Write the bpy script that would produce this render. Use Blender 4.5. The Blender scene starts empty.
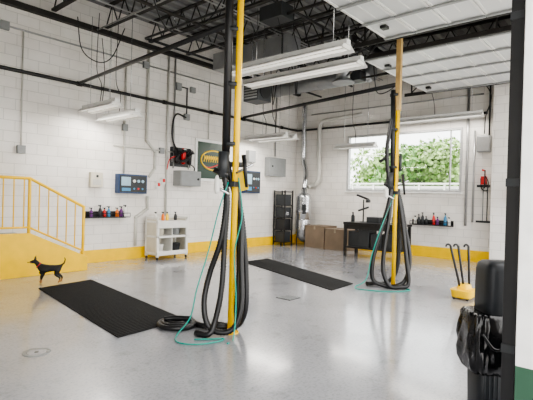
import bpy, bmesh, math, random
from mathutils import Vector, Matrix
random.seed(7)
S=bpy.context.scene
try: S.view_settings.look='AgX - Medium High Contrast'
except Exception: pass
# ---------------------------------------------------------------- materials
def mat(name,col,rough=.5,metal=0,var=.06,scale=8,emit=0,bump=0,spec=None,alpha=None,coat=0):
    m=bpy.data.materials.new(name); m.use_nodes=True
    nt=m.node_tree; b=nt.nodes['Principled BSDF']
    b.inputs['Roughness'].default_value=rough; b.inputs['Metallic'].default_value=metal
    if coat: b.inputs['Coat Weight'].default_value=coat
    tc=nt.nodes.new('ShaderNodeTexCoord'); n=nt.nodes.new('ShaderNodeTexNoise')
    n.inputs['Scale'].default_value=scale; n.inputs['Detail'].default_value=4
    nt.links.new(tc.outputs['Object'],n.inputs['Vector'])
    r=nt.nodes.new('ShaderNodeValToRGB')
    r.color_ramp.elements[0].position=.3; r.color_ramp.elements[1].position=.7
    r.color_ramp.elements[0].color=[max(0,c*(1-var)) for c in col]+[1]
    r.color_ramp.elements[1].color=[min(1,c*(1+var)) for c in col]+[1]
    nt.links.new(n.outputs['Fac'],r.inputs['Fac']); nt.links.new(r.outputs['Color'],b.inputs['Base Color'])
    if emit:
        b.inputs['Emission Color'].default_value=list(col)+[1]; b.inputs['Emission Strength'].default_value=emit
    if bump:
        bp=nt.nodes.new('ShaderNodeBump'); bp.inputs['Strength'].default_value=bump; bp.inputs['Distance'].default_value=.01
        nt.links.new(n.outputs['Fac'],bp.inputs['Height']); nt.links.new(bp.outputs['Normal'],b.inputs['Normal'])
    return m
M={}
M['white']=mat('white_paint',(.8,.8,.78),.45)
M['door']=mat('door_enamel',(.62,.63,.63),.45,var=.04,scale=1)
M['plastic_w']=mat('white_plastic',(.75,.74,.7),.35)
M['cream']=mat('cream_plastic',(.62,.58,.48),.5)
M['yellow']=mat('yellow_paint',(.93,.58,.0),.35,var=.06,scale=5)
M['black']=mat('black_rubber',(.008,.008,.009),.36,scale=20,bump=.1)
M['blackp']=mat('black_paint',(.012,.012,.013),.4)
M['mat']=mat('mat_rubber',(.004,.004,.004),.85,scale=60,bump=.5)
M['dark']=mat('dark_grey',(.03,.033,.036),.5)
M['bin']=mat('bin_plastic',(.014,.017,.021),.45)
M['bag']=mat('bin_liner',(.004,.004,.005),.16,scale=11,bump=.8)
M['grey']=mat('grey_enamel',(.26,.27,.27),.45)
M['deck']=mat('ceiling_deck',(.2,.2,.2),.6,.1)
M['taupe']=mat('cardboard',(.2,.15,.105),.75,var=.12,scale=3)
M['tape']=mat('parcel_tape',(.3,.25,.18),.4)
M['conduit']=mat('galvanised_conduit',(.4,.4,.4),.35,.6)
M['steel']=mat('galvanised_steel',(.6,.61,.63),.22,.9,var=.15,scale=12)
M['pvc']=mat('painted_pipe',(.53,.52,.48),.5)
M['tan']=mat('tan_timber',(.45,.3,.12),.6,var=.2)
M['blue']=mat('blue_panel',(.02,.05,.13),.35)
M['screen']=mat('gauge_face',(.3,.45,.55),.3)
M['teal']=mat('teal_air_hose',(.0,.3,.24),.4)
M['red']=mat('red_paint',(.6,.02,.02),.35)
M['orange']=mat('orange_plastic',(.75,.18,.02),.4)
M['purple']=mat('purple_liquid',(.12,.02,.16),.3)
M['green']=mat('green_paint',(.03,.085,.05),.4)
M['signg']=mat('sign_green',(.004,.03,.014),.35)
M['signy']=mat('sign_yellow',(.9,.6,.03),.4)
M['joist']=mat('joist_steel',(.022,.02,.018),.6)
M['lamp']=mat('fluorescent_tube',(1,.97,.9),.3,emit=.5,var=0)
M['refl']=mat('reflector_enamel',(.72,.72,.7),.35)
M['leaf']=mat('leaves',(.13,.27,.07),.6,var=.5,scale=2)
M['leaf2']=mat('leaves_light',(.28,.4,.15),.6,var=.4,scale=2)
M['bark']=mat('bark',(.12,.08,.05),.9,var=.3)
M['alum']=mat('window_aluminium',(.42,.42,.42),.4,.3)
M['bluep']=mat('light_blue_plastic',(.06,.25,.45),.4)
M['asphalt']=mat('asphalt',(.43,.42,.4),.85,var=.15,scale=3)
M['grass']=mat('grass',(.12,.25,.06),.9,var=.4,scale=3)
M['duct']=mat('duct_sheet',(.33,.34,.35),.4,.6,var=.1,scale=4)

def block_mat(name,axis):
    m=bpy.data.materials.new(name); m.use_nodes=True; nt=m.node_tree; b=nt.nodes['Principled BSDF']
    g=nt.nodes.new('ShaderNodeNewGeometry'); sp=nt.nodes.new('ShaderNodeSeparateXYZ'); cb=nt.nodes.new('ShaderNodeCombineXYZ')
    nt.links.new(g.outputs['Position'],sp.inputs[0]); nt.links.new(sp.outputs[axis],cb.inputs[0]); nt.links.new(sp.outputs['Z'],cb.inputs[1])
    br=nt.nodes.new('ShaderNodeTexBrick'); nt.links.new(cb.outputs[0],br.inputs['Vector'])
    br.inputs['Scale'].default_value=1; br.inputs['Brick Width'].default_value=.4; br.inputs['Row Height'].default_value=.2
    br.inputs['Mortar Size'].default_value=.007; br.inputs['Mortar Smooth'].default_value=.6
    br.inputs['Color1'].default_value=(.86,.83,.79,1); br.inputs['Color2'].default_value=(.81,.785,.75,1); br.inputs['Mortar'].default_value=(.63,.61,.58,1)
    n=nt.nodes.new('ShaderNodeTexNoise'); n.inputs['Scale'].default_value=1.3; n.inputs['Detail'].default_value=6
    nt.links.new(g.outputs['Position'],n.inputs['Vector'])
    r=nt.nodes.new('ShaderNodeValToRGB'); r.color_ramp.elements[0].color=(.88,.87,.85,1); r.color_ramp.elements[0].position=.35; r.color_ramp.elements[1].color=(1,1,1,1); r.color_ramp.elements[1].position=.6
    nt.links.new(n.outputs['Fac'],r.inputs['Fac'])
    mx=nt.nodes.new('ShaderNodeMix'); mx.data_type='RGBA'; mx.blend_type='MULTIPLY'; mx.inputs[0].default_value=1
    nt.links.new(br.outputs['Color'],mx.inputs[6]); nt.links.new(r.outputs['Color'],mx.inputs[7])
    nt.links.new(mx.outputs[2],b.inputs['Base Color'])
    bp=nt.nodes.new('ShaderNodeBump'); bp.inputs['Strength'].default_value=.5; bp.inputs['Distance'].default_value=.008; bp.invert=True
    nt.links.new(br.outputs['Fac'],bp.inputs['Height']); nt.links.new(bp.outputs['Normal'],b.inputs['Normal'])
    b.inputs['Roughness'].default_value=.55
    return m
M['blkx']=block_mat('painted_block_x','X'); M['blky']=block_mat('painted_block_y','Y')

def floor_mat():
    m=bpy.data.materials.new('epoxy_floor'); m.use_nodes=True; nt=m.node_tree; b=nt.nodes['Principled BSDF']
    g=nt.nodes.new('ShaderNodeNewGeometry')
    n=nt.nodes.new('ShaderNodeTexNoise'); n.inputs['Scale'].default_value=.7; n.inputs['Detail'].default_value=8; n.inputs['Roughness'].default_value=.6
    n2=nt.nodes.new('ShaderNodeTexNoise'); n2.inputs['Scale'].default_value=38; n2.inputs['Detail'].default_value=2
    v=nt.nodes.new('ShaderNodeTexVoronoi'); v.inputs['Scale'].default_value=22
    n4=nt.nodes.new('ShaderNodeTexNoise'); n4.inputs['Scale'].default_value=3.2; n4.inputs['Detail'].default_value=8; n4.inputs['Roughness'].default_value=.75
    for k in (n,n2,v,n4): nt.links.new(g.outputs['Position'],k.inputs['Vector'])
    def ramp(src,p0,c0,p1,c1):
        r=nt.nodes.new('ShaderNodeValToRGB'); r.color_ramp.elements[0].position=p0; r.color_ramp.elements[0].color=c0; r.color_ramp.elements[1].position=p1; r.color_ramp.elements[1].color=c1
        nt.links.new(src,r.inputs['Fac']); return r.outputs[0]
    cols=[ramp(n.outputs['Fac'],.3,(.3,.305,.325,1),.7,(.38,.385,.405,1)),
          ramp(n2.outputs['Fac'],.36,(.84,.84,.85,1),.5,(1,1,1,1)),
          ramp(v.outputs['Distance'],.04,(.55,.55,.57,1),.13,(1,1,1,1)),
          ramp(n4.outputs['Fac'],.3,(.72,.72,.72,1),.45,(1,1,1,1))]
    cur=cols[0]
    for c in cols[1:]:
        a=nt.nodes.new('ShaderNodeMix'); a.data_type='RGBA'; a.blend_type='MULTIPLY'; a.inputs[0].default_value=1
        nt.links.new(cur,a.inputs[6]); nt.links.new(c,a.inputs[7]); cur=a.outputs[2]
    nt.links.new(cur,b.inputs['Base Color'])
    rr=nt.nodes.new('ShaderNodeMapRange'); rr.inputs[1].default_value=.3; rr.inputs[2].default_value=.7; rr.inputs[3].default_value=.1; rr.inputs[4].default_value=.26
    nt.links.new(n4.outputs['Fac'],rr.inputs[0]); nt.links.new(rr.outputs[0],b.inputs['Roughness'])
    b.inputs['IOR'].default_value=1.55
    b.inputs['Coat Weight'].default_value=.35; b.inputs['Coat Roughness'].default_value=.1
    bp=nt.nodes.new('ShaderNodeBump'); bp.inputs['Strength'].default_value=.18; bp.inputs['Distance'].default_value=.004
    n3=nt.nodes.new('ShaderNodeTexNoise'); n3.inputs['Scale'].default_value=7; n3.inputs['Detail'].default_value=3
    nt.links.new(g.outputs['Position'],n3.inputs['Vector'])
    nt.links.new(n3.outputs['Fac'],bp.inputs['Height']); nt.links.new(bp.outputs['Normal'],b.inputs['Normal']); nt.links.new(bp.outputs['Normal'],b.inputs['Coat Normal'])
    return m
M['floor']=floor_mat()
def glass():
    m=bpy.data.materials.new('window_glass'); m.use_nodes=True; nt=m.node_tree
    nt.nodes.remove(nt.nodes['Principled BSDF']); o=nt.nodes['Material Output']
    t=nt.nodes.new('ShaderNodeBsdfTransparent'); g=nt.nodes.new('ShaderNodeBsdfGlossy'); g.inputs['Roughness'].default_value=.02
    t.inputs[0].default_value=(.93,.95,.95,1)
    x=nt.nodes.new('ShaderNodeMixShader'); x.inputs[0].default_value=.05
    nt.links.new(t.outputs[0],x.inputs[1]); nt.links.new(g.outputs[0],x.inputs[2]); nt.links.new(x.outputs[0],o.inputs[0])
    return m
M['glass']=glass()
def dog_mat():
    # short black coat with tan lower legs, chest patch and muzzle (object space of the dog body)
    m=bpy.data.materials.new('dog_coat'); m.use_nodes=True; nt=m.node_tree; b=nt.nodes['Principled BSDF']
    tc=nt.nodes.new('ShaderNodeTexCoord'); sp=nt.nodes.new('ShaderNodeSeparateXYZ'); nt.links.new(tc.outputs['Object'],sp.inputs[0])
    def mr(sock,a,c):
        k=nt.nodes.new('ShaderNodeMapRange'); k.inputs[1].default_value=a; k.inputs[2].default_value=c; nt.links.new(sock,k.inputs[0]); return k.outputs[0]
    def ma(op,x,y):
        k=nt.nodes.new('ShaderNodeMath'); k.operation=op; nt.links.new(x,k.inputs[0]); nt.links.new(y,k.inputs[1]); return k.outputs[0]
    legs=mr(sp.outputs['Z'],.09,.06); muz=mr(sp.outputs['X'],.275,.295)
    low=mr(sp.outputs['Z'],.385,.37)
    mz=ma('MULTIPLY',muz,low); chest=ma('MULTIPLY',mr(sp.outputs['X'],.17,.19),mr(sp.outputs['Z'],.28,.25))
    f=ma('MAXIMUM',ma('MAXIMUM',legs,mz),chest)
    mx=nt.nodes.new('ShaderNodeMix'); mx.data_type='RGBA'; mx.inputs[6].default_value=(.01,.009,.008,1); mx.inputs[7].default_value=(.3,.15,.06,1)
    nt.links.new(f,mx.inputs[0]); nt.links.new(mx.outputs[2],b.inputs['Base Color']); b.inputs['Roughness'].default_value=.6
    return m
M['dog']=dog_mat()

# ---------------------------------------------------------------- mesh builder
def catmull(P,n=8,closed=False):
    P=[Vector(p) for p in P]; out=[]; N=len(P)
    rng=range(N) if closed else range(N-1)
    for i in rng:
        p1=P[i]; p2=P[(i+1)%N]
        p0=P[i-1] if (closed or i>0) else p1*2-p2
        p3=P[(i+2)%N] if (closed or i+2<N) else p2*2-p1
        for k in range(n):
            t=k/n
            out.append(.5*((2*p1)+(p2-p0)*t+(2*p0-5*p1+4*p2-p3)*t*t+(3*p1-p0-3*p2+p3)*t**3))
    if not closed: out.append(P[-1])
    return out
class B:
    def __init__(s,name,bevel=0): s.name=name; s.v=[]; s.f=[]; s.m=[]; s.s=[]; s.mats=[]; s.bevel=bevel
    def mi(s,k):
        if k not in s.mats: s.mats.append(k)
        return s.mats.index(k)
    def add(s,vs,fs,k,smooth=False):
        o=len(s.v); s.v+= [tuple(x) for x in vs]; i=s.mi(k)
        for n,f in enumerate(fs):
            s.f.append([a+o for a in f]); s.m.append(i); s.s.append(smooth if isinstance(smooth,bool) else smooth[n])
    def box(s,x0,x1,y0,y1,z0,z1,k,rz=0):
        vs=[Vector((x,y,z)) for z in (z0,z1) for y in (y0,y1) for x in (x0,x1)]
        c=Vector(((x0+x1)/2,(y0+y1)/2,(z0+z1)/2))
        if rz: 
            R=Matrix.Rotation(rz,3,'Z'); vs=[R@(v-c)+c for v in vs]
        s.add(vs,[(0,2,3,1),(4,5,7,6),(0,1,5,4),(2,6,7,3),(0,4,6,2),(1,3,7,5)],k)
        return s
    def hexa(s,bot,top,k):
        s.add(list(bot)+list(top),[(3,2,1,0),(4,5,6,7),(0,1,5,4),(1,2,6,5),(2,3,7,6),(3,0,4,7)],k)
    def sweep(s,pts,r,k,seg=10,closed=False,rib=0,cap=True):
        pts=[Vector(p) for p in pts]; N=len(pts)
        up=None; vs=[]
        for i,p in enumerate(pts):
            if closed: t=(pts[(i+1)%N]-pts[i-1])
            else: t=pts[min(i+1,N-1)]-pts[max(i-1,0)]
            t.normalize()
            if up is None:
                up=Vector((0,0,1)) if abs(t.z)<.9 else Vector((1,0,0))
            up=(up-t*up.dot(t)); 
            if up.length<1e-5: up=t.orthogonal()
            up.normalize(); w=t.cross(up)
            rr=(r[i] if isinstance(r,(list,tuple)) else r)*(1+(rib if i%2 else -rib))
            for j in range(seg):
                a=2*math.pi*j/seg; vs.append(p+(up*math.cos(a)+w*math.sin(a))*rr)
        fs=[];sm=[]
        for i in range(N if closed else N-1):
            for j in range(seg):
                a=i*seg+j; b=i*seg+(j+1)%seg; c=((i+1)%N)*seg+(j+1)%seg; d=((i+1)%N)*seg+j
                fs.append((a,b,c,d)); sm.append(True)
        if not closed and cap:
            fs.append(tuple(range(seg))[::-1]); sm.append(False)
            fs.append(tuple((N-1)*seg+j for j in range(seg))); sm.append(False)
        s.add(vs,fs,k,sm); return s
    def cyl(s,p,q,r,k,seg=14,r2=None):
        return s.sweep([p,q],[r,r if r2 is None else r2],k,seg)
    def tube(s,P,r,k,seg=8,n=8,closed=False,rib=0):
        pts=catmull(P,n,closed)
        if rib:
            L=[0]
            for a,b in zip(pts,pts[1:]): L.append(L[-1]+(b-a).length)
            cnt=max(4,int(L[-1]/.016)); out=[];j=0
            for i in range(cnt+1):
                d=L[-1]*i/cnt
                while j<len(L)-2 and L[j+1]<d: j+=1
                t=(d-L[j])/max(1e-6,(L[j+1]-L[j])); out.append(pts[j].lerp(pts[j+1],min(1,t)))
            pts=out
        return s.sweep(pts,r,k,seg,closed,rib)
    def lathe(s,c,prof,k,seg=24):
        vs=[];fs=[];sm=[]
        for r,z in prof:
            for j in range(seg):
                a=2*math.pi*j/seg; vs.append((c[0]+r*math.cos(a),c[1]+r*math.sin(a),c[2]+z))
        for i in range(len(prof)-1):
            for j in range(seg):
                fs.append((i*seg+j,i*seg+(j+1)%seg,(i+1)*seg+(j+1)%seg,(i+1)*seg+j)); sm.append(True)
        fs.append(tuple(range(seg))[::-1]); sm.append(False); fs.append(tuple((len(prof)-1)*seg+j for j in range(seg))); sm.append(False)
        s.add(vs,fs,k,sm); return s
    def loft(s,c,lv,k,rz=0,crumple=0,seg=32,cap=True,pleat=0):
        vs=[];fs=[];sm=[]
        ph=[random.uniform(0,6.28) for _ in range(4)]
        for z,w,d,e in lv:
            for j in range(seg):
                a=2*math.pi*j/seg; ca,sa=math.cos(a),math.sin(a)
                x=math.copysign(abs(ca)**e,ca)*w/2; y=math.copysign(abs(sa)**e,sa)*d/2
                f=1+random.uniform(-crumple,crumple)
                if pleat: f+=pleat*(math.sin(9*a+ph[0]+z*9)+.6*math.sin(17*a+ph[1]-z*20))
                X=x*f*math.cos(rz)-y*f*math.sin(rz); Y=x*f*math.sin(rz)+y*f*math.cos(rz)
                vs.append((c[0]+X,c[1]+Y,c[2]+z+random.uniform(-crumple,crumple)*.1))
        for i in range(len(lv)-1):
            for j in range(seg):
                fs.append((i*seg+j,i*seg+(j+1)%seg,(i+1)*seg+(j+1)%seg,(i+1)*seg+j)); sm.append(True)
        if cap:
            fs.append(tuple(range(seg))[::-1]); sm.append(False); fs.append(tuple((len(lv)-1)*seg+j for j in range(seg))); sm.append(False)
        s.add(vs,fs,k,sm); return s
    def done(s,parent=None):
        me=bpy.data.meshes.new(s.name)
        V=[Vector(v) for v in s.v]
        lo=Vector([min(v[i] for v in V) for i in range(3)]); hi=Vector([max(v[i] for v in V) for i in range(3)])
        c=Vector(((lo.x+hi.x)/2,(lo.y+hi.y)/2,lo.z))
        if parent: c=Vector((0,0,0))
        me.from_pydata([v-c for v in V],[],s.f)
        for k in s.mats: me.materials.append(M[k])
        me.polygons.foreach_set('material_index',s.m); me.polygons.foreach_set('use_smooth',s.s)
        bm=bmesh.new(); bm.from_mesh(me); bmesh.ops.recalc_face_normals(bm,faces=bm.faces); bm.to_mesh(me); bm.free()
        me.update()
        o=bpy.data.objects.new(s.name,me); o.location=c; S.collection.objects.link(o)
        if parent: o.parent=parent
        if s.bevel:
            b=o.modifiers.new('bevel','BEVEL'); b.width=s.bevel; b.segments=2; b.limit_method='ANGLE'; b.angle_limit=math.radians(60)
        return o

YL=9.0; XR=11.9; H=5.5
# ---------------------------------------------------------------- shell
B('floor').box(-2.2,12.1,-.4,9.2,-.15,0,'floor').done()
B('ceiling').box(-2.2,12.1,.1,9.2,H,H+.1,'deck').done()
B('wall_back').box(-2.2,12.1,YL+.001,9.2,0,H,'blkx').done()
w=B('wall_right')
WY0,WY1,WZ0,WZ1=3.68,7.05,1.74,3.42
XW=XR+.001
w.box(XW,12.1,.3,WY0,0,H,'blky'); w.box(XW,12.1,WY1,YL,0,H,'blky')
w.box(XW,12.1,WY0,WY1,0,WZ0,'blky'); w.box(XW,12.1,WY0,WY1,WZ1,H,'blky'); w.done()
B('wall_left').box(-2.2,-2.0,.3,YL,0,H,'blky').done()
w=B('wall_front')
for a,b in ((2.87,3.3),(7.2,7.6),(11.4,11.9),(-2.0,-1.6)):
    w.box(a,b,.3,.53,0,4.0,'blkx')
w.box(-2.0,11.9,.3,.53,4.0,H,'blkx'); w.done()
b=B('trim_door_jamb',.004); b.box(2.84,2.87,.3,.56,0,.58,'green'); b.box(2.84,2.87,.3,.56,.58,4.0,'white'); b.box(2.87,3.3,.53,.56,0,.58,'green'); b.done()
B('baseboard_back',.003).box(4.5,XR,YL-.012,YL,0,.27,'yellow').done()
B('baseboard_right',.003).box(XR-.012,XR,2.9,YL-.012,0,.29,'yellow').done()
b=B('block_pilaster').box(11.35,11.899,2.2,2.84,0,H-.51,'blky'); b.done()
# window
b=B('window_1',.004)
x0,x1=XR-.02,XR+.1; f=.06
b.box(x0,x1,WY0,WY1,WZ0,WZ0+f,'alum'); b.box(x0,x1,WY0,WY1,WZ1-f,WZ1,'alum')
b.box(x0,x1,WY0,WY0+f,WZ0+f,WZ1-f,'alum'); b.box(x0,x1,WY1-f,WY1,WZ0+f,WZ1-f,'alum')
b.box(XR+.03,XR+.08,WY0+.3,WY0+.33,WZ0+f,WZ1-f,'alum')
b.box(XR+.05,XR+.056,WY0+f,WY1-f,WZ0+f,WZ1-f,'glass')
b.box(XR-.07,XR-.02,WY0-.03,WY1+.03,WZ0-.03,WZ0,'white'); b.done()
# ceiling joists
for i in range(12):
    X=-.6+i*1.1
    b=B('open_web_joist')
    b.box(X-.05,X+.05,.55,8.87,H-.05,H-.032,'joist'); b.box(X-.045,X+.045,.55,8.87,H-.5,H-.46,'joist')
    n=18; L=8.3/n
    for k in range(n):
        y=.56+k*L
        b.cyl((X,y,H-.48),(X,y+L/2,H-.05),.014,'joist',6); b.cyl((X,y+L/2,H-.05),(X,y+L,H-.48),.014,'joist',6)
    b.done()
b=B('trim_wall_plate'); b.box(-1.98,XR,YL-.12,YL-.0,H-.62,H-.52,'joist'); b.done()
b=B('ceiling_deck_ribs')
y=.6
while y<8.9:
    b.box(-2,XR,y,y+.09,H-.03,H-.001,'grey'); y+=.3
b.done()
# overhead service pipes near the ceiling
b=B('ceiling_sprinkler_pipe')
b.cyl((-1.9,6.9,4.9),(11.8,6.9,4.9),.032,'joist',10); b.cyl((7.7,6.9,4.9),(7.7,1.0,4.9),.025,'joist',10); b.cyl((2.6,6.9,4.9),(2.6,1.0,4.9),.025,'joist',10)
for x in (0,2.6,5.2,7.7,10.2): b.cyl((x,6.9,4.9),(x,6.9,4.8),.012,'steel',8); b.lathe((x,6.9,4.76),[(.03,0),(.03,.008),(.01,.03),(.012,.05)],'steel',10)
b.done()
b=B('ceiling_gas_pipe')
b.cyl((3.0,4.95,4.86),(11.8,4.95,4.86),.026,'blackp',10); b.cyl((7.3,4.95,4.86),(7.3,4.95,4.5),.02,'blackp',10); b.cyl((6.7,4.95,4.86),(6.7,5.95,4.86),.02,'blackp',10)
b.cyl((5.3,8.0,4.72),(11.8,8.0,4.72),.028,'blackp',10); b.cyl((5.3,8.0,4.72),(5.3,4.0,4.72),.024,'blackp',10); b.cyl((8.2,8.0,4.72),(8.2,8.0,4.95),.02,'blackp',10); b.done()
b=B('ceiling_conduit_run')
for k,(y,z) in enumerate(((5.9,4.93),(6.0,4.93),(7.6,4.95))): b.cyl((-1.9,y,z),(11.8,y,z),.014,'conduit',8)
for x in (4.7,8.6,10.6): b.cyl((x,8.85,4.91),(x,4.6,4.91),.016,'conduit',8)
for x,y in ((4.7,5.9),(8.6,5.95),(10.6,5.9)): b.box(x-.07,x+.07,y-.07,y+.07,4.86,4.98,'grey')
b.done()
# ducts
b=B('round_air_duct',.0)
b.cyl((9.9,8.4,4.6),(9.9,5.2,4.6),.2,'duct',28)
for k in range(5): b.sweep([(9.9,5.3+k*.72,4.6),(9.9,5.33+k*.72,4.6)],.212,'duct',28)
b.cyl((9.0,5.5,4.6),(9.75,5.5,4.6),.15,'duct',20); b.cyl((9.0,5.5,4.7),(9.0,5.5,4.3),.16,'duct',20); b.lathe((9.0,5.5,4.2),[(.26,0),(.26,.02),(.16,.1)],'duct',20)
b.done()
b=B('rectangular_air_duct',.006); b.box(7.0,7.45,5.6,7.8,4.42,4.8,'duct')
for k in range(3): b.box(6.98,7.47,5.7+k*.8,5.74+k*.8,4.4,4.82,'steel')
b.done()
# overhead doors (open, horizontal)
for (xa,xb,ye) in ((3.9,6.95,3.45),(7.75,11.0,4.3)):
    b=B('overhead_door',.006); y=ye; z=4.22
    while y>.9:
        y2=max(.62,y-.53)
        b.box(xa,xb,y2+.012,y,z,z+.045,'door')
        b.box(xa,xb,y2+.012,y2+.05,z-.012,z,'refl'); b.box(xa,xb,y-.04,y,z-.012,z,'refl')
        n=4
        for k in range(n+1):
            xx=xa+(xb-xa-.06)*k/n; b.box(xx,xx+.06,y2+.012,y,z-.035,z-.012,'grey')
        b.box(xa+.35,xb-.35,(y+y2)/2-.01,(y+y2)/2+.01,z-.006,z,'refl')
        y=y2
    for q in (xa+.5,xb-.6): b.box(q,q+.12,ye-.3,ye-.2,z-.06,z-.012,'blackp')
    for xx in (xa-.08,xb+.04):
        b.box(xx,xx+.04,.6,ye+.6,z-.03,z+.05,'joist')
        b.box(xx,xx+.03,ye+.4,ye+.43,z+.05,H-.52,'joist'); b.box(xx,xx+.03,1.9,1.93,z+.05,H-.52,'joist')
        b.add([(xx,ye+.4,z+.05),(xx+.03,ye+.4,z+.05),(xx+.03,ye-.4,H-.52),(xx,ye-.4,H-.52),(xx,ye+.43,z+.05),(xx+.03,ye+.43,z+.05),(xx+.03,ye-.37,H-.52),(xx,ye-.37,H-.52)],[(0,1,2,3),(7,6,5,4),(0,4,5,1),(1,5,6,2),(2,6,7,3),(3,7,4,0)],'joist')
    b.cyl((xa,ye+.15,z+.42),(xb,ye+.15,z+.42),.02,'steel',10)
    for q in (.15,.6): b.sweep([(xa+(xb-xa)*q+i*.012,ye+.15,z+.42) for i in range(60)],.055,'blackp',12,rib=.12)
    b.box(xa-.1,xb+.1,ye+.17,ye+.22,z+.35,z+.5,'joist')
    b.box((xa+xb)/2-.02,(xa+xb)/2+.02,.6,ye+.9,z+.12,z+.16,'joist')
    b.box((xa+xb)/2-.15,(xa+xb)/2+.15,ye+.9,ye+1.35,z+.08,z+.3,'dark')
    b.done()
b=B('door_track_post',.003)
px_,py_=3.017,.626
b.box(px_-.036,px_+.036,py_-.036,py_+.036,0,4.15,'blackp'); b.box(px_-.05,px_+.05,py_-.05,py_+.05,0,.02,'blackp'); 
for z in (.6,1.6,2.6,3.6): b.box(px_-.041,px_+.041,py_-.041,py_+.041,z,z+.05,'dark')
b.done()

# ---------------------------------------------------------------- pipes on walls
b=B('compressed_air_pipe')
b.cyl((-1.98,8.93,3.72),(11.83,8.93,3.72),.036,'blackp'); b.cyl((11.83,8.93,3.72),(11.83,3.1,3.72),.034,'blackp')
b.cyl((4.38,8.93,3.74),(3.50,3.56,3.44),.032,'blackp'); b.cyl((9.26,8.93,3.78),(7.34,3.42,3.52),.036,'blackp')
for x in (0,2,4.38,6.5,8,9.26,11): b.cyl((x-.05,8.93,3.72),(x+.05,8.93,3.72),.05,'blackp'); b.box(x+.1,x+.12,8.93,8.999,3.7,3.74,'steel')
b.done()
def conduit(name,P,r,k,boxes=()):
    b=B(name)
    for a,c in zip(P,P[1:]): b.cyl(a,c,r,k,10)
    for p in P[1:-1]: b.lathe((p[0],p[1],p[2]-r),[(r*.6,0),(r*1.15,r*.5),(r*1.15,r*1.5),(r*.6,2*r)],k,10)
    for (x0,x1,z0,z1) in boxes: b.box(x0,x1,P[0][1]-.04,P[0][1]+.03,z0,z1,'grey')
    b.done()
yw=8.965; yt=4.86
conduit('electrical_conduit',[(-1.9,yw,4.5),(8.7,yw,4.5),(8.7,yw,yt)],.018,'conduit',[(2.9,3.05,4.42,4.57),(5.9,6.05,4.42,4.57)])
conduit('electrical_conduit',[(5.46,yw,4.45),(5.46,yw,1.95)],.022,'pvc',[(5.4,5.52,2.9,3.05)])
conduit('water_pipe',[(6.04,yw,yt),(6.04,yw,2.75),(6.28,yw,2.5),(6.28,yw,2.1),(6.12,yw,1.9)],.033,'pvc')
conduit('water_pipe',[(6.62,yw,yt),(6.62,yw,.95)],.026,'pvc')
conduit('electrical_conduit',[(6.82,yw,yt),(6.82,yw,2.15)],.02,'conduit',[(6.75,6.9,2.3,2.45)])
conduit('electrical_conduit',[(5.2,yw,2.55),(7.3,yw,2.55),(7.3,yw,2.15)],.017,'pvc',[(6.4,6.52,2.48,2.62)])
conduit('electrical_conduit',[(6.9,yw,4.2),(7.2,yw,4.2),(7.2,yw,3.5)],.016,'dark',[(6.85,7.0,4.1,4.28),(7.12,7.28,3.4,3.55),(7.3,7.45,4.12,4.26)])
conduit('drain_pipe',[(6.1,yw,1.45),(6.1,yw,1.15),(5.8,yw,.95),(5.8,yw,.3)],.035,'pvc')
conduit('electrical_conduit',[(8.95,yw,3.65),(8.95,yw,2.3),(9.3,yw,2.15)],.018,'conduit')
conduit('electrical_conduit',[(10.75,yw,yt),(10.75,yw,2.78)],.02,'conduit')
conduit('electrical_conduit',[(7.95,yw,4.5),(7.95,yw,3.0)],.014,'pvc')
conduit('electrical_conduit',[(3.3,yw,4.5),(3.3,yw,2.3)],.014,'pvc',[(3.23,3.37,2.2,2.35)])
xw=11.862
conduit('electrical_conduit',[(xw,3.55,4.98),(xw,3.55,.9)],.032,'conduit')
conduit('electrical_conduit',[(xw,3.38,3.3),(xw,3.38,1.0)],.024,'conduit')
conduit('electrical_conduit',[(xw,3.05,4.9),(xw,3.05,3.15)],.02,'blackp')
conduit('electrical_conduit',[(xw,8.4,4.2),(xw,3.2,4.2)],.018,'conduit')
b=B('vacuum_duct_pipe'); b.tube([(11.78,8.62,4.6),(11.78,8.62,3.2),(11.78,8.6,2.7),(11.7,8.45,2.35),(11.55,8.35,2.1),(11.45,8.32,1.79)],.08,'steel',14,6); b.done()
b=B('vacuum_duct_pipe'); b.tube([(11.78,8.02,3.75),(11.78,8.02,3.0),(11.78,8.0,2.2),(11.78,8.12,1.95),(11.78,8.3,1.9),(11.7,8.35,1.85)],.07,'pvc',14,6); b.tube([(11.78,8.02,3.7),(11.72,7.9,3.9),(11.7,7.6,3.95),(11.7,6.5,4.0)],.06,'pvc',12); b.done()

# ---------------------------------------------------------------- wall items (back wall)
b=B('wall_heater_box',.012); b.box(4.66,4.93,8.9,9.0,1.62,1.93,'cream'); b.box(4.7,4.89,8.893,8.9,1.66,1.78,'pvc'); b.cyl((4.8,8.89,1.85),(4.8,8.9,1.85),.03,'dark'); b.done()
def blue_panel(x0,x1,z0,z1,name='chemical_dispenser_panel'):
    b=B(name,.006); b.box(x0,x1,8.85,9.0,z0,z1,'blue'); w=x1-x0;h=z1-z0
    b.box(x0+.03,x1-.03,8.835,8.85,z0+.03,z1-.03,'dark')
    b.box(x0+.08*w,x0+.4*w,8.828,8.836,z0+.4*h,z0+.85*h,'screen')
    for k in range(3): 
        X=x0+w*(.52+.15*k); b.cyl((X,8.815,z0+.65*h),(X,8.836,z0+.65*h),.035,'plastic_w' if k==0 else 'screen'); b.cyl((X,8.82,z0+.25*h),(X,8.836,z0+.25*h),.022,'red' if k==1 else 'bluep')
    b.box(x0+.1*w,x0+.4*w,8.828,8.836,z0+.12*h,z0+.28*h,'bluep'); b.done()
blue_panel(5.27,6.0,1.5,1.93); blue_panel(9.3,9.95,1.6,2.25,'control_panel')
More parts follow.
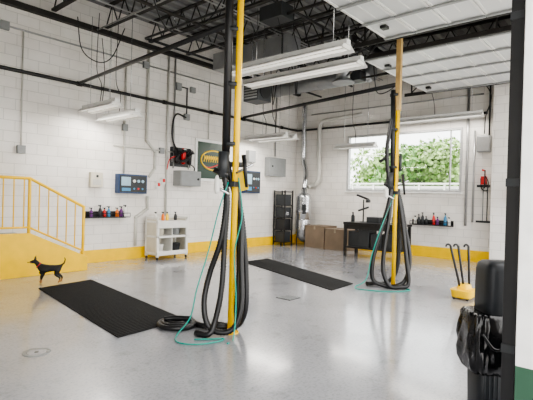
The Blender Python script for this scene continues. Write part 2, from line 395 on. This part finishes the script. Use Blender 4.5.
def bottle_at(b,x,y,z,k,h=.24,r=.038):
    b.lathe((x,y,z),[(r*.9,0),(r,.01),(r,h*.55),(r*.8,h*.66),(r*.35,h*.76),(r*.35,h*.82)],k,12)
    b.lathe((x,y,z+h*.82),[(r*.45,0),(r*.45,h*.1),(r*.3,h*.18)],'dark',10)
    b.box(x-.045,x+.02,y-.012,y+.012,z+h*.92,z+h,'dark')
b=B('bottle_wall_rack')
cols=['purple','plastic_w','dark','red','bluep','dark','orange','purple','plastic_w','dark']
b.box(4.6,5.56,8.82,8.99,.965,.98,'blackp'); b.cyl((4.6,8.82,1.06),(5.56,8.82,1.06),.008,'blackp',8)
for k in range(7): b.cyl((4.6+k*.16,8.82,.97),(4.6+k*.16,8.82,1.06),.006,'blackp',6)
b.box(4.6,5.56,8.985,9.0,.95,1.1,'blackp')
for k in range(9): 
    if k not in (1,5): bottle_at(b,4.68+k*.1,8.9,.98,cols[k],.2+.03*((k*7)%3),.034)
b.done()
b=B('bottle_wall_rack')
b.box(11.72,11.89,3.85,4.95,.865,.88,'blackp'); b.cyl((11.72,3.85,.96),(11.72,4.95,.96),.008,'blackp',8); b.box(11.885,11.9,3.85,4.95,.85,1.0,'blackp')
for k in range(8): b.cyl((11.72,3.85+k*.157,.87),(11.72,3.85+k*.157,.96),.006,'blackp',6)
for k in range(10): 
    if k not in (2,5): bottle_at(b,11.8,3.93+k*.1,.88,cols[(k*3+1)%10],.22+.05*((k*5)%3),.038)
b.done()
# white cart with shelves
b=B('utility_cart',.008)
for x in (6.02,6.84):
    for y in (8.42,8.84): b.box(x-.03,x+.03,y-.03,y+.03,.07,.92,'plastic_w'); b.cyl((x-.015,y,.035),(x+.015,y,.035),.035,'dark')
for z in (.12,.5,.84): b.box(5.99,6.87,8.39,8.87,z,z+.05,'plastic_w')
b.box(5.99,6.87,8.38,8.4,.72,.89,'plastic_w'); b.box(5.99,6.87,8.38,8.4,.1,.2,'plastic_w')
b.box(5.99,6.02,8.39,8.87,.92,.98,'plastic_w'); b.box(6.84,6.87,8.39,8.87,.92,.98,'plastic_w'); b.box(6.02,6.84,8.84,8.87,.92,.98,'plastic_w')
b.box(6.02,6.84,8.84,8.86,.1,.92,'cream'); b.box(5.995,6.015,8.42,8.84,.1,.92,'cream'); b.box(6.845,6.865,8.42,8.84,.1,.92,'cream'); b.box(6.42,6.44,8.42,8.84,.17,.84,'plastic_w')
for x,z,k in ((6.18,.17,'plastic_w'),(6.66,.17,'dark'),(6.2,.55,'cream'),(6.65,.55,'grey')): b.lathe((x,8.6,z),[(.09,0),(.11,.16),(.118,.17),(.1,.18)],k,18)
for x,k in ((6.1,'plastic_w'),(6.3,'orange'),(6.42,'signy'),(6.66,'dark')): bottle_at(b,x,8.62,.89,k,.2)
b.done()
b=B('electrical_enclosure',.008); b.box(6.85,7.5,8.7,9.0,1.72,2.1,'grey'); b.box(6.87,7.48,8.69,8.7,1.74,2.08,'grey'); b.cyl((7.4,8.67,1.9),(7.4,8.69,1.9),.03,'blackp'); b.done()
# air regulator set with filter bowls, gauges and coiled lead
b=B('air_regulator_unit'); b.box(6.74,7.36,8.96,9.0,2.2,2.68,'dark')
b.cyl((6.72,8.88,2.56),(7.4,8.88,2.56),.024,'blackp')
for x,k in ((6.84,'blackp'),(7.04,'red'),(7.24,'blackp')):
    b.lathe((x,8.86,2.26),[(.02,0),(.055,.03),(.06,.2),(.065,.22),(.065,.32),(.03,.34),(.03,.4)],k,14)
b.cyl((7.04,8.78,2.6),(7.04,8.81,2.6),.045,'plastic_w')
for k in range(4): b.tube([(6.98+.2*math.cos(a)*(1+.12*k),8.8-.02*k,2.46+.15*math.sin(a+.3*k)) for a in [i*math.pi/4 for i in range(8)]],.015,'black',8,5,closed=True)
b.tube([(6.86,8.9,2.6),(6.74,8.92,2.9),(6.76,8.93,3.3),(6.88,8.93,3.5),(7.15,8.93,3.45)],.022,'black'); b.tube([(7.25,8.88,2.3),(7.4,8.86,2.2),(7.42,8.88,2.12)],.014,'black'); b.tube([(6.8,8.8,2.45),(6.6,8.82,2.35),(6.55,8.85,2.1)],.012,'red'); b.done()
for x,z in ((6.36,1.72),(6.5,1.82)):
    b=B('shutoff_valve',.003); b.box(x-.05,x+.05,8.9,9.0,z-.08,z+.08,'plastic_w'); b.box(x-.03,x+.03,8.88,8.9,z-.03,z+.05,'red'); b.done()
b=B('window_sign',.004)
b.box(7.52,8.8,8.96,9.0,1.88,2.98,'white'); b.box(7.59,8.73,8.95,8.96,1.95,2.91,'signg')
cx,cz=8.16,2.44
b.tube([(cx+.46*math.cos(t),8.947,cz+.26*math.sin(t)) for t in [i*math.pi/8 for i in range(16)]],.022,'signy',6,4,closed=True)
b.tube([(cx-.42,8.947,cz-.12),(cx-.2,8.947,cz-.2),(cx+.1,8.947,cz-.12),(cx+.42,8.947,cz+.02)],.018,'red',6)
xx=cx-.36
for k in range(9):
    b.tube([(xx,8.947,cz-.05),(xx+.02,8.947,cz+.12),(xx+.045,8.947,cz+.02),(xx+.06,8.947,cz+.1)],.014,'signy',6,4); xx+=.08
b.done()
b=B('breaker_box',.008); b.box(10.3,11.1,8.8,9.0,2.15,2.72,'grey'); b.box(10.35,11.05,8.79,8.8,2.2,2.67,'grey'); b.cyl((10.42,8.77,2.45),(10.42,8.79,2.45),.03,'dark'); b.done()
b=B('junction_box',.006); b.box(9.45,9.75,8.88,9.0,2.5,2.85,'grey'); b.box(9.47,9.73,8.873,8.88,2.52,2.83,'conduit'); b.done()
# corner equipment: dark steel shelving rack with bins
b=B('shelving_rack',.004)
for x in (10.72,11.1):
    for y in (8.5,8.92): b.box(x,x+.035,y,y+.035,0,1.72,'blackp')
for z in (.1,.48,.86,1.24,1.66): b.box(10.72,11.135,8.5,8.955,z,z+.03,'blackp')
for z,h,k in ((.13,.3,'dark'),(.51,.32,'blackp'),(.89,.3,'dark'),(1.27,.32,'dark')): b.box(10.77,11.08,8.54,8.9,z,z+h,k)
b.box(10.8,10.95,8.52,8.54,.95,1.05,'steel'); b.done()
b=B('central_vacuum_canister')
for a in range(3):
    t=a*2.09+.3; b.cyl((11.42+.2*math.cos(t),8.3+.2*math.sin(t),0),(11.42+.2*math.cos(t),8.3+.2*math.sin(t),.3),.02,'dark',8)
b.lathe((11.42,8.3,.12),[(.05,0),(.2,.15),(.24,.2),(.24,.9),(.25,.92),(.25,.98),(.24,1.0),(.24,1.4),(.2,1.5),(.09,1.55),(.09,1.66)],'steel',28)
b.lathe((11.42,8.3,.5),[(.243,0),(.245,.02),(.245,.3),(.243,.32)],'steel',28)
b.box(11.2,11.28,8.1,8.2,1.0,1.3,'dark'); b.done()
for (y0,y1,h) in ((6.6,7.28,.6),(7.31,8.0,.66)):
    b=B('cardboard_box',.008); b.box(11.12,11.82,y0,y1,0,h,'taupe'); ym=(y0+y1)/2
    b.box(11.115,11.825,ym-.03,ym+.03,h-.1,h+.003,'tape'); b.box(11.1,11.84,y0-.01,ym-.004,h,h+.008,'taupe'); b.box(11.1,11.84,ym+.004,y1+.01,h,h+.008,'taupe'); b.done()
# workbench
b=B('workbench',.006)
tx0,tx1,ty0,ty1=10.25,10.95,4.55,6.15
b.box(tx0,tx1,ty0,ty1,.84,.9,'blackp')
for x in (tx0+.05,tx1-.05):
    for y in (ty0+.05,ty1-.05): b.box(x-.035,x+.035,y-.035,y+.035,0,.84,'blackp')
b.box(tx0+.04,tx1-.04,ty0+.05,ty1-.05,.22,.26,'blackp'); b.box(tx0+.03,tx0+.05,ty0,ty1,.72,.84,'blackp')
for y,k,h in ((4.85,'dark',.44),(5.25,'dark',.36),(5.6,'dark',.48),(5.9,'dark',.4)): b.box(tx0+.12,tx1-.15,y-.15,y+.15,.26,.26+h,k)
for y,k in ((4.7,'plastic_w'),(4.85,'dark'),(5.1,'grey'),(6.0,'dark')): bottle_at(b,10.5,y,.9,k,.26,.05)
b.box(10.4,10.8,5.2,5.55,.9,1.05,'dark'); b.done()
b=B('polisher_stand',.003)
b.cyl((10.6,5.75,.905),(10.6,5.75,.92),.1,'blackp'); b.cyl((10.6,5.75,.92),(10.6,5.75,1.5),.018,'blackp'); b.cyl((10.6,5.6,1.5),(10.6,5.95,1.62),.03,'blackp'); b.cyl((10.6,5.6,1.3),(10.6,5.9,1.2),.025,'dark'); b.lathe((10.6,5.62,1.42),[(.06,0),(.07,.05),(.03,.1)],'dark',14)
b.done()
# right wall extras
b=B('electrical_enclosure',.006); b.box(11.75,11.9,3.0,3.3,2.75,3.15,'grey'); b.box(11.74,11.75,3.02,3.28,2.77,3.13,'conduit'); b.done()
b=B('hose_reel_bracket'); b.cyl((11.9,3.15,2.3),(11.75,3.15,2.3),.02,'red'); b.cyl((11.78,3.1,2.3),(11.78,3.1,1.85),.015,'dark'); b.tube([(11.8,3.12,2.2),(11.78,3.02,2.0),(11.8,3.05,1.8),(11.82,3.18,1.85),(11.8,3.2,2.1)],.012,'black'); b.box(11.8,11.9,3.08,3.2,1.95,2.15,'red'); b.done()
b=B('fire_extinguisher')
cx,cy=11.255,2.31
b.lathe((cx,cy,1.5),[(.05,0),(.075,.02),(.08,.05),(.08,.36),(.06,.42),(.03,.45),(.025,.48)],'red',20); b.box(cx-.03,cx+.03,cy-.02,cy+.05,1.98,2.02,'dark'); b.tube([(cx,cy-.03,1.98),(cx-.05,cy-.09,1.9),(cx-.05,cy-.1,1.65)],.012,'black'); b.box(cx+.07,11.349,cy-.03,cy+.03,1.65,1.69,'steel'); b.done()
b=B('squeegee_on_hooks'); 
for y,k in ((3.05,'dark'),(3.15,'grey')): b.cyl((11.86,y,1.9),(11.86,y,1.05),.012,k,8)
b.box(11.85,11.9,3.0,3.3,1.88,1.94,'dark'); b.box(11.84,11.88,2.96,3.3,1.0,1.05,'dark'); b.done()

# ---------------------------------------------------------------- stairs and railing
b=B('staircase_with_railing',.008)
b.box(1.2,3.2,8.28,9.0,0,.7,'yellow'); b.box(1.2,3.22,8.28,9.0,.7,.715,'grey')
for k,(x0,x1) in enumerate(((3.2,3.55),(3.55,3.9),(3.9,4.24))):
    z=.525-.175*k; b.box(x0,x1,8.28,9.0,0,z,'yellow'); b.box(x0,x1+.01,8.28,9.0,z,z+.012,'grey')
pr=[(1.2,0),(4.26,0),(4.26,.26),(3.2,.76),(1.2,.76)]
b.add([(x,8.2,z) for x,z in pr]+[(x,8.28,z) for x,z in pr],[(0,1,2,3,4),(9,8,7,6,5),(0,5,6,1),(1,6,7,2),(2,7,8,3),(3,8,9,4),(4,9,5,0)],'yellow')
y=8.24; r=.027
b.cyl((1.25,y,1.72),(3.19,y,1.72),r,'yellow'); b.cyl((3.19,y,1.72),(4.18,y,1.22),r,'yellow')
b.cyl((1.25,y,.86),(3.19,y,.86),.018,'yellow'); b.cyl((3.19,y,.86),(4.18,y,.38),.018,'yellow')
b.cyl((3.19,y,.7),(3.19,y,1.72),r,'yellow'); b.cyl((4.18,y,.27),(4.18,y,1.22),r,'yellow'); b.cyl((1.3,y,.7),(1.3,y,1.72),r,'yellow'); b.cyl((2.2,y,.7),(2.2,y,1.72),r,'yellow')
for p in ((3.19,y,1.72),(4.18,y,1.22)): b.lathe((p[0],p[1],p[2]-r),[(.005,0),(r*.95,r*.5),(r*1.05,r),(r*.95,1.5*r),(.005,2*r)],'yellow',12)
for k in range(11): x=1.45+k*.165; b.cyl((x,y,.86),(x,y,1.72),.011,'yellow',8)
for k in range(1,6):
    x=3.19+k*.165; d=(x-3.19)/.99; b.cyl((x,y,.86-.48*d),(x,y,1.72-.5*d),.011,'yellow',8)
b.done()
# ---------------------------------------------------------------- small dog standing by the steps
dog=bpy.data.objects.new('dog',None); S.collection.objects.link(dog)
V=[(-.13,0,.27,.062),(-.02,0,.262,.06),(.1,0,.255,.076),(.165,0,.31,.052),(.2,0,.36,.038),(.235,0,.395,.045),(.285,0,.378,.026),(.325,0,.37,.018),
   (-.19,0,.31,.02),(-.235,0,.355,.013),(-.25,0,.415,.009),(-.235,0,.45,.006)]
E=[(0,1),(1,2),(2,3),(3,4),(4,5),(5,6),(6,7),(0,8),(8,9),(9,10),(10,11)]
for sgn,dx in ((1,.0),(-1,.025)):
    i=len(V); y=.046*sgn
    V+=[(.115,y,.205,.036),(.1+dx,y*1.05,.15,.025),(.12+dx,y*1.05,.085,.0155),(.115+dx,y*1.05,.035,.014),(.14+dx,y*1.05,.017,.016)]
    E+=[(2,i),(i,i+1),(i+1,i+2),(i+2,i+3),(i+3,i+4)]
    i=len(V)
    V+=[(-.135,y,.225,.046),(-.095-dx,y*1.15,.165,.03),(-.175-dx,y*1.1,.1,.0165),(-.165-dx,y*1.1,.035,.014),(-.14-dx,y*1.1,.017,.016)]
    E+=[(0,i),(i,i+1),(i+1,i+2),(i+2,i+3),(i+3,i+4)]
me=bpy.data.meshes.new('dog_body'); me.from_pydata([v[:3] for v in V],E,[]); bo=bpy.data.objects.new('dog_body',me); S.collection.objects.link(bo)
me.materials.append(M['dog'])
sk=bo.modifiers.new('skin','SKIN'); sk.use_smooth_shade=True
for i,v in enumerate(V):
    d_=me.skin_vertices[0].data[i]; d_.radius=(v[3],v[3]); d_.use_root=(i==0)
ss=bo.modifiers.new('sub','SUBSURF'); ss.levels=2; ss.render_levels=2
bo.parent=dog
b=B('dog_ears_and_face')
for sgn in (1,-1):
    y=.03*sgn
    b.add([(.245,y-.017,.42),(.245,y+.017,.42),(.215,y+.017,.415),(.215,y-.017,.415),(.225,y+.012*sgn,.492)],[(0,1,4),(1,2,4),(2,3,4),(3,0,4),(0,3,2,1)],'blackp')
    b.lathe((.268,.024*sgn,.4),[(.001,-.006),(.006,-.003),(.006,.003),(.001,.006)],'bag',10)
b.lathe((.342,0,.372),[(.002,-.01),(.01,-.004),(.01,.004),(.002,.01)],'bag',10)
b.tube([(.178,-.052,.315),(.2,-.035,.29),(.21,0,.275),(.2,.035,.29),(.178,.052,.315),(.15,.035,.35),(.145,0,.365),(.15,-.035,.35)],.007,'red',6,4,closed=True)
b.done(parent=dog)
dog.location=(3.2,7.4,0); dog.rotation_euler=(0,0,math.atan2(.757,-.653)+math.radians(18)); dog.scale=(.93,.93,.93)
# ---------------------------------------------------------------- floor mats
def fmat(Qs):
    b=B('rubber_floor_mat'); q=[Vector((x,y,0)) for x,y in Qs]
    b.hexa([v+Vector((0,0,.001)) for v in q],[v+Vector((0,0,.012)) for v in q],'mat')
    for k in range(60):
        t=(k+.5)/60; a=q[0].lerp(q[3],t); c=q[1].lerp(q[2],t); b.cyl(a+Vector((0,0,.012)),c+Vector((0,0,.012)),.004,'mat',6)
    b.done()
fmat([(2.9,7.08),(3.82,7.22),(3.42,4.2),(2.5,4.14)])
fmat([(7.35,7.0),(8.2,7.0),(6.98,3.95),(6.2,3.9)])
b=B('floor_drain_grate'); b.box(5.14,5.4,3.94,4.2,.0,.006,'dark')
for k in range(6): b.box(5.15,5.39,3.95+k*.042,3.965+k*.042,.006,.01,'grey')
b.done()
b=B('floor_drain_cover'); b.lathe((1.75,4.28,0),[(.12,0),(.12,.004),(.11,.005)],'grey',28); b.lathe((1.75,4.28,.005),[(.085,0),(.08,.001)],'floor',28); b.lathe((1.75,4.28,.006),[(.02,0),(.015,.003)],'dark',12); b.done()
# ---------------------------------------------------------------- vacuum / air posts
RT=Vector((.653,-.757,0)); FW=Vector((.757,.653,0))
def station(px,py,tan,sc,hoses,thin,name):
    P=Vector((px,py,0)); L=lambda a,b,z:P+RT*a+FW*b+Vector((0,0,z))
    b=B(name)
    if tan:
        b.cyl(L(0,0,0),L(0,0,3.05),.036,'yellow',16); b.box(px-.04,px+.04,py-.04,py+.04,3.05,H-.9,'tan')
        b.cyl(L(-.09,0,3.4),L(-.06,0,1.75),.04,'blackp')
    else:
        b.cyl(L(0,0,0),L(.03,0,H-.52),.036,'yellow',16)
        b.cyl(L(-.1,0,H-.52),L(-.1,0,1.95),.045,'blackp')
    b.cyl(L(0,0,0),L(0,0,.012),.09,'yellow',20)
    for z in (2.05,2.7,3.3): b.cyl(L(-.05,.03,z),L(-.05,.03,z+.04),.085,'dark',12)
    b.cyl(L(-.12,-.03,1.7),L(-.12,-.03,1.98),.06,'dark'); b.cyl(L(-.16,0.05,1.85),L(.1,0.05,1.85),.03,'dark')
    b.box(px-.06,px+.06,py-.06,py+.06,1.6,1.66,'dark'); b.cyl(L(-.22,-.05,1.78),L(-.06,-.06,1.72),.03,'blackp')
    b.cyl(L(.02,-.03,1.75),L(.2,-.05,1.85),.014,'steel',8); b.cyl(L(.1,-.05,1.95),L(.14,-.05,1.6),.028,'blackp',12,.016)
    b.cyl(L(-.05,-.08,1.52),L(-.2,-.08,1.6),.016,'steel',8); b.lathe(L(-.18,-.08,1.52),[(.02,0),(.035,.05),(.03,.14),(.012,.2)],'plastic_w',12)
    for P3 in hoses: b.tube([L(*p) for p in P3],.031*sc,'black',12,8,rib=.1)
    for P3 in thin: b.tube([L(*p) for p in P3],.0075*sc,'teal',6,8)
    return b,L
h1=[[(-.1,0,1.95),(-.02,.06,1.6),(.08,.04,1.3),(.1,-.03,.8),(.12,-.1,.35),(.05,-.14,.1),(-.1,-.15,.045),(-.24,-.12,.12),(-.29,-.06,.35),(-.24,-.02,.65),(-.13,-.05,1.0),(-.08,-.04,1.4),(-.1,-.03,1.72)],
    [(-.05,.06,1.75),(.03,.08,1.35),(.07,.06,.8),(.06,.0,.3),(-.02,.1,.06),(-.15,.1,.035),(-.3,.1,.035),(-.42,.2,.035)],
    [(.0,.06,1.7),(.1,.05,1.2),(.15,.04,.7),(.16,.02,.28),(.08,.1,.06),(-.06,.15,.035),(-.2,.2,.035)],
    [(-.14,0,1.8),(-.07,-.04,1.5),(-.085,-.05,1.0),(-.1,-.1,.5),(-.16,-.14,.15),(-.22,-.2,.035),(-.36,-.14,.035)]]
t1=[[(-.06,-.05,1.65),(-.15,-.1,1.35),(-.25,-.12,.9),(-.36,-.14,.5),(-.42,-.15,.2),(-.55,-.2,.02),(-.5,-.4,.012),(-.3,-.45,.012),(-.1,-.35,.012),(-.05,-.25,.012),(-.2,-.28,.012),(-.35,-.3,.012)],
    [(.05,-.06,1.7),(.1,-.1,1.3),(.03,-.1,.9),(.06,-.14,.4),(.05,-.25,.012),(.0,-.4,.012)]]
b,L=station(3.46,3.46,False,1.0,h1,t1,'vacuum_hose_post')
b.hexa([L(.06,-.02,1.55),L(.16,-.05,1.58),L(.16,.0,1.58),L(.06,.02,1.55)],[L(.04,-.02,1.78),L(.13,-.05,1.8),L(.13,0,1.8),L(.04,.02,1.78)],'signy')
b.done()
h2=[[(-.08,0,1.9),(-.12,-.05,1.5),(-.25,-.08,1.0),(-.38,-.1,.5),(-.38,-.1,.15),(-.2,-.14,.05),(.0,-.15,.045),(.18,-.1,.15),(.26,-.05,.5),(.2,.04,1.0),(.1,.05,1.5),(.0,.06,1.75)],
    [(-.08,-.03,1.7),(-.12,-.06,1.2),(-.2,-.12,.7),(-.22,-.16,.3),(-.12,-.2,.06),(.05,-.22,.045),(.2,-.2,.1),(.17,-.15,.5),(.12,-.04,1.1),(.06,.06,1.6)],
    [(.06,.06,1.7),(.1,.08,1.0),(.08,.08,.3),(-.1,.1,.05),(-.3,.1,.045),(-.45,.0,.045)],
    [(-.1,0,2.9),(-.18,-.04,2.4),(-.16,-.05,2.0),(-.1,-.05,1.7)]]
t2=[[(-.03,-.05,1.6),(-.2,-.1,1.2),(-.4,-.12,.6),(-.5,-.14,.15),(-.7,-.2,.015),(-.5,-.4,.012),(-.1,-.45,.012),(.2,-.3,.012),(.1,-.15,.012)]]
b,L=station(7.28,3.34,True,1.15,h2,t2,'vacuum_hose_post')
b.cyl(L(.06,-.02,2.0),L(.06,-.02,2.3),.025,'dark'); b.cyl(L(-.12,-.03,2.3),L(-.3,-.03,2.15),.025,'blackp')
b.done()
b=B('hose_coil')
for k in range(3): b.tube([(3.2+(.2-.05*k)*math.cos(t),4.06+(.2-.05*k)*math.sin(t),.03+.012*k) for t in [i*math.pi/5 for i in range(10)]],.03,'black',10,6,closed=True)
b.tube([(3.28,3.9,.1),(3.18,4.04,.1),(3.08,4.14,.09)],.028,'black'); b.done()
# ---------------------------------------------------------------- squeegee caddy
b=B('squeegee_caddy',.006)
cx,cy=7.25,2.17
b.loft((cx,cy,.03),[(0,.32,.28,.5),(.02,.36,.3,.5),(.1,.38,.32,.5),(.12,.4,.34,.5)],'yellow')
b.loft((cx+.05,cy,.15),[(0,.24,.2,.6),(.08,.2,.16,.6)],'yellow')
for dx,dy in ((-.13,-.1),(.13,-.1),(-.13,.1),(.13,.1)): b.cyl((cx+dx-.012,cy+dy,.025),(cx+dx+.012,cy+dy,.025),.025,'dark')
for k,(o,l) in enumerate(((-.06,-.16),(0,-.1),(.09,-.03))):
    base=Vector((cx,cy,.2))+RT*o; top=base+RT*l+Vector((0,0,.62))
    b.cyl(base,top,.018,'blackp'); b.tube([top,top-RT*.03+Vector((0,0,.02)),top-RT*.06+Vector((0,0,.01)),top-RT*.07-Vector((0,0,.02))],.015,'blackp',8,4)
b.done()
# ---------------------------------------------------------------- trash can
b=B('trash_can')
c=(3.535,.82,0); rz=math.radians(40)
cb=(3.505,.855,0)
b.loft(cb,[(0,.225,.225,.45),(.02,.24,.24,.45),(.55,.265,.265,.45)],'bin',rz)
for k in range(-3,4):
    p0=Vector(cb)-FW*.117+RT*(k*.03); p1=Vector(cb)-FW*.13+RT*(k*.032)
    b.cyl(p0+Vector((0,0,.02)),p1+Vector((0,0,.42)),.006,'bin',6)
cg=(3.49,.873,0)
b.loft(cg,[(.28,.22,.22,.8),(.31,.3,.29,.65),(.37,.36,.33,.6),(.43,.375,.35,.6),(.48,.35,.34,.55),(.53,.36,.34,.55),(.58,.34,.33,.5),(.63,.33,.32,.5),(.69,.3,.3,.45),(.72,.27,.27,.45)],'bag',rz,.024,80,pleat=.045)
b.tube([Vector(cg)-FW*.17+RT*-.12+Vector((0,0,.6)),Vector(cg)-FW*.19+RT*-.04+Vector((0,0,.5)),Vector(cg)-FW*.19+RT*.05+Vector((0,0,.53)),Vector(cg)-FW*.16+RT*.13+Vector((0,0,.62))],.012,'bag',8)
b.loft(c,[(.64,.235,.235,.5),(.66,.27,.27,.5),(.9,.265,.265,.5),(1.02,.26,.26,.5),(1.06,.24,.24,.5),(1.078,.2,.2,.55),(1.085,.1,.1,.8)],'bin',rz)
b.done()
# ---------------------------------------------------------------- light fixtures
def fixture(X,y0,y1,z,wd=.15):
    b=B('fluorescent_light_fixture')
    b.box(X-.05,X+.05,y0,y1,z+.03,z+.1,'refl')
    for sgn in (-1,1):
        w0=wd
        b.add([(X+sgn*.045,y0,z+.035),(X+sgn*.045,y1,z+.035),(X+sgn*w0,y1,z-.04),(X+sgn*w0,y0,z-.04),(X+sgn*.045,y0,z+.045),(X+sgn*.045,y1,z+.045),(X+sgn*(w0+.005),y1,z-.032),(X+sgn*(w0+.005),y0,z-.032)],
              [(0,1,2,3),(7,6,5,4),(0,4,5,1),(2,6,7,3),(1,5,6,2),(0,3,7,4)],'refl')
        b.cyl((X+sgn*.07,y0+.04,z-.005),(X+sgn*.07,y1-.04,z-.005),.018,'lamp',10)
    for y in (y0+.02,y1-.05): b.box(X-.1,X+.1,y,y+.03,z-.025,z+.035,'plastic_w')
    for y in (y0+.25,y1-.25):
        b.cyl((X,y,z+.09),(X,y,H-.5),.005,'steel',6)
    b.tube([(X,(y0+y1)/2,z+.09),(X+.05,(y0+y1)/2+.05,z+.45),(X-.03,(y0+y1)/2+.1,z+.8),(X,(y0+y1)/2+.1,H-.5)],.008,'blackp',6)
    b.done()
FX=[(5.35,3.2,5.55,3.6,.17),(6.1,3.4,5.85,3.6,.17),(4.4,7.5,8.75,3.15),(4.8,7.45,8.75,3.02),(9.2,7.3,8.75,3.12),(9.6,7.3,8.75,3.12),(11.1,5.7,6.95,2.98),(11.45,3.1,5.4,3.62)]
for f_ in FX: fixture(*f_)
b=B('unit_heater',.008); b.box(6.5,6.9,5.9,6.3,3.42,3.8,'dark'); 
for k in range(6): b.box(6.49,6.5,5.93,6.27,3.46+k*.055,3.49+k*.055,'grey')
b.cyl((6.7,5.88,3.61),(6.7,5.9,3.61),.15,'blackp',20)
for y in (5.95,6.25): b.cyl((6.7,y,3.8),(6.7,y,H-.51),.008,'steel',6)
b.done()
def cable(P,r=.011,k='blackp'):
    b=B('hanging_cable'); b.tube(P,r,k,6,10); b.done()
cable([(4.86,8.95,4.8),(4.88,8.9,4.4),(4.9,8.88,4.0),(4.86,8.85,3.6),(4.8,8.8,3.3)],.009)
cable([(4.1,8.5,4.9),(4.2,8.5,4.3),(4.5,8.4,4.1),(4.8,8.4,4.3),(5.0,8.3,4.9)],.011)
cable([(8.3,6.4,4.86),(8.2,6.3,4.2),(8.25,6.3,3.9),(8.4,6.4,4.3),(8.5,6.6,4.86)],.013)
cable([(8.6,7.4,4.86),(8.9,7.6,4.3),(9.2,7.8,4.0),(9.4,7.9,4.4),(9.5,7.9,4.9)],.013)
cable([(3.5,5.2,4.9),(3.6,5.3,4.3),(4.0,5.4,3.9),(4.6,5.3,4.2),(5.0,5.2,4.9)])
cable([(7.3,3.5,4.6),(7.45,3.9,4.3),(8.0,4.7,4.1),(8.7,5.2,4.3),(9.1,5.0,4.8)],.014)
cable([(7.3,3.4,4.5),(7.1,4.2,4.1),(6.8,4.8,4.2),(6.7,5.0,4.8)],.012)
cable([(9.3,4.9,4.85),(9.6,5.0,4.3),(10.2,5.2,4.15),(10.9,5.2,4.4),(11.3,5.1,4.8)],.013)
cable([(11.8,3.3,4.6),(11.6,3.0,4.2),(11.5,2.95,3.9),(11.7,3.1,3.6),(11.82,3.15,3.2)],.013)

# ---------------------------------------------------------------- outside
B('ground_outside').box(-40,60,-40,60,-.25,-.161,'asphalt').done()
B('lawn').box(17,60,-30,60,-.161,-.16,'grass').done()
b=B('white_fence')
b.box(17.5,17.55,-5,25,-.15,2.1,'white'); b.box(17.48,17.5,-5,25,1.6,1.66,'dark'); b.box(17.48,17.5,-5,25,1.95,1.99,'grey')
for k in range(30): b.box(17.44,17.5,-5+k,-4.94+k,-.16,2.16,'white')
b.box(17.42,17.6,-5,25,2.16,2.22,'white'); b.done()
def tree(x,y,h,R,k):
    b=B('leafy_tree'); b.tube([(x,y,-.155),(x+.1,y,h*.3),(x,y+.1,h*.6)],.18,'bark',8)
    rnd=random.Random(int(x*10+y)); 
    cl=[(Vector((x+rnd.uniform(-R,R)*.7,y+rnd.uniform(-R,R)*.8,h*.62+rnd.uniform(-R,R)*.6)),rnd.uniform(.4,.7)*R) for _ in range(12)]
    for c,r in cl:
        for _ in range(330):
            d=Vector((rnd.gauss(0,1),rnd.gauss(0,1),rnd.gauss(0,1))).normalized(); p=c+d*r*rnd.uniform(.6,1)
            a=Vector((rnd.gauss(0,1),rnd.gauss(0,1),rnd.gauss(0,1))).normalized()*.14; e=a.cross(d).normalized()*.1
            b.add([p-a,p+e,p+a,p-e],[(0,1,2,3)],k if rnd.random()<.6 else 'leaf2')
    b.done()
tree(23,10.6,4.9,1.7,'leaf'); tree(24,7.6,5.0,1.9,'leaf2'); tree(22,4.9,4.3,1.5,'leaf'); tree(27,13,4.6,2.0,'leaf2')

# ---------------------------------------------------------------- lights
wd=bpy.data.worlds.new('World'); S.world=wd; wd.use_nodes=True; nt=wd.node_tree
bg=nt.nodes['Background']; sky=nt.nodes.new('ShaderNodeTexSky'); sky.sky_type='HOSEK_WILKIE'; sky.turbidity=6; sky.sun_direction=Vector((-.5,-.6,.6)).normalized()
mx=nt.nodes.new('ShaderNodeMix'); mx.data_type='RGBA'; mx.inputs[0].default_value=.85; mx.inputs[7].default_value=(1,.98,.955,1)
nt.links.new(sky.outputs[0],mx.inputs[6]); nt.links.new(mx.outputs[2],bg.inputs[0]); bg.inputs[1].default_value=6.0
ld=bpy.data.lights.new('sun','SUN'); ld.energy=8; ld.angle=.05; ld.color=(1,.96,.9)
o=bpy.data.objects.new('sun',ld); o.rotation_euler=Vector((.3,-.2,-.9)).to_track_quat('-Z','Y').to_euler(); S.collection.objects.link(o)
for i,F in enumerate(FX):
    X,y0,y1,z=F[:4]
    ld=bpy.data.lights.new('tube_light','AREA'); ld.shape='RECTANGLE'; ld.size=.24; ld.size_y=y1-y0; ld.energy=18*(y1-y0); ld.color=(1,.95,.88)
    o=bpy.data.objects.new('tube_light',ld); o.location=(X,(y0+y1)/2,z-.05); S.collection.objects.link(o)
# ---------------------------------------------------------------- camera
cd=bpy.data.cameras.new('camera'); cam=bpy.data.objects.new('camera',cd); S.collection.objects.link(cam); S.camera=cam
cd.sensor_width=36; cd.lens=445/533*36; cd.clip_start=.05; cd.clip_end=200
yaw=math.radians(40.8); p=math.radians(.39); r=.026
fw=Vector((math.cos(yaw)*math.cos(p),math.sin(yaw)*math.cos(p),-math.sin(p))); r0=Vector((math.sin(yaw),-math.cos(yaw),0)); u0=r0.cross(fw)
rt=r0*math.cos(r)+u0*math.sin(r); up=-r0*math.sin(r)+u0*math.cos(r)
mw=Matrix((rt,up,-fw)).transposed().to_4x4(); mw.translation=Vector((0,0,1.5)); cam.matrix_world=mw
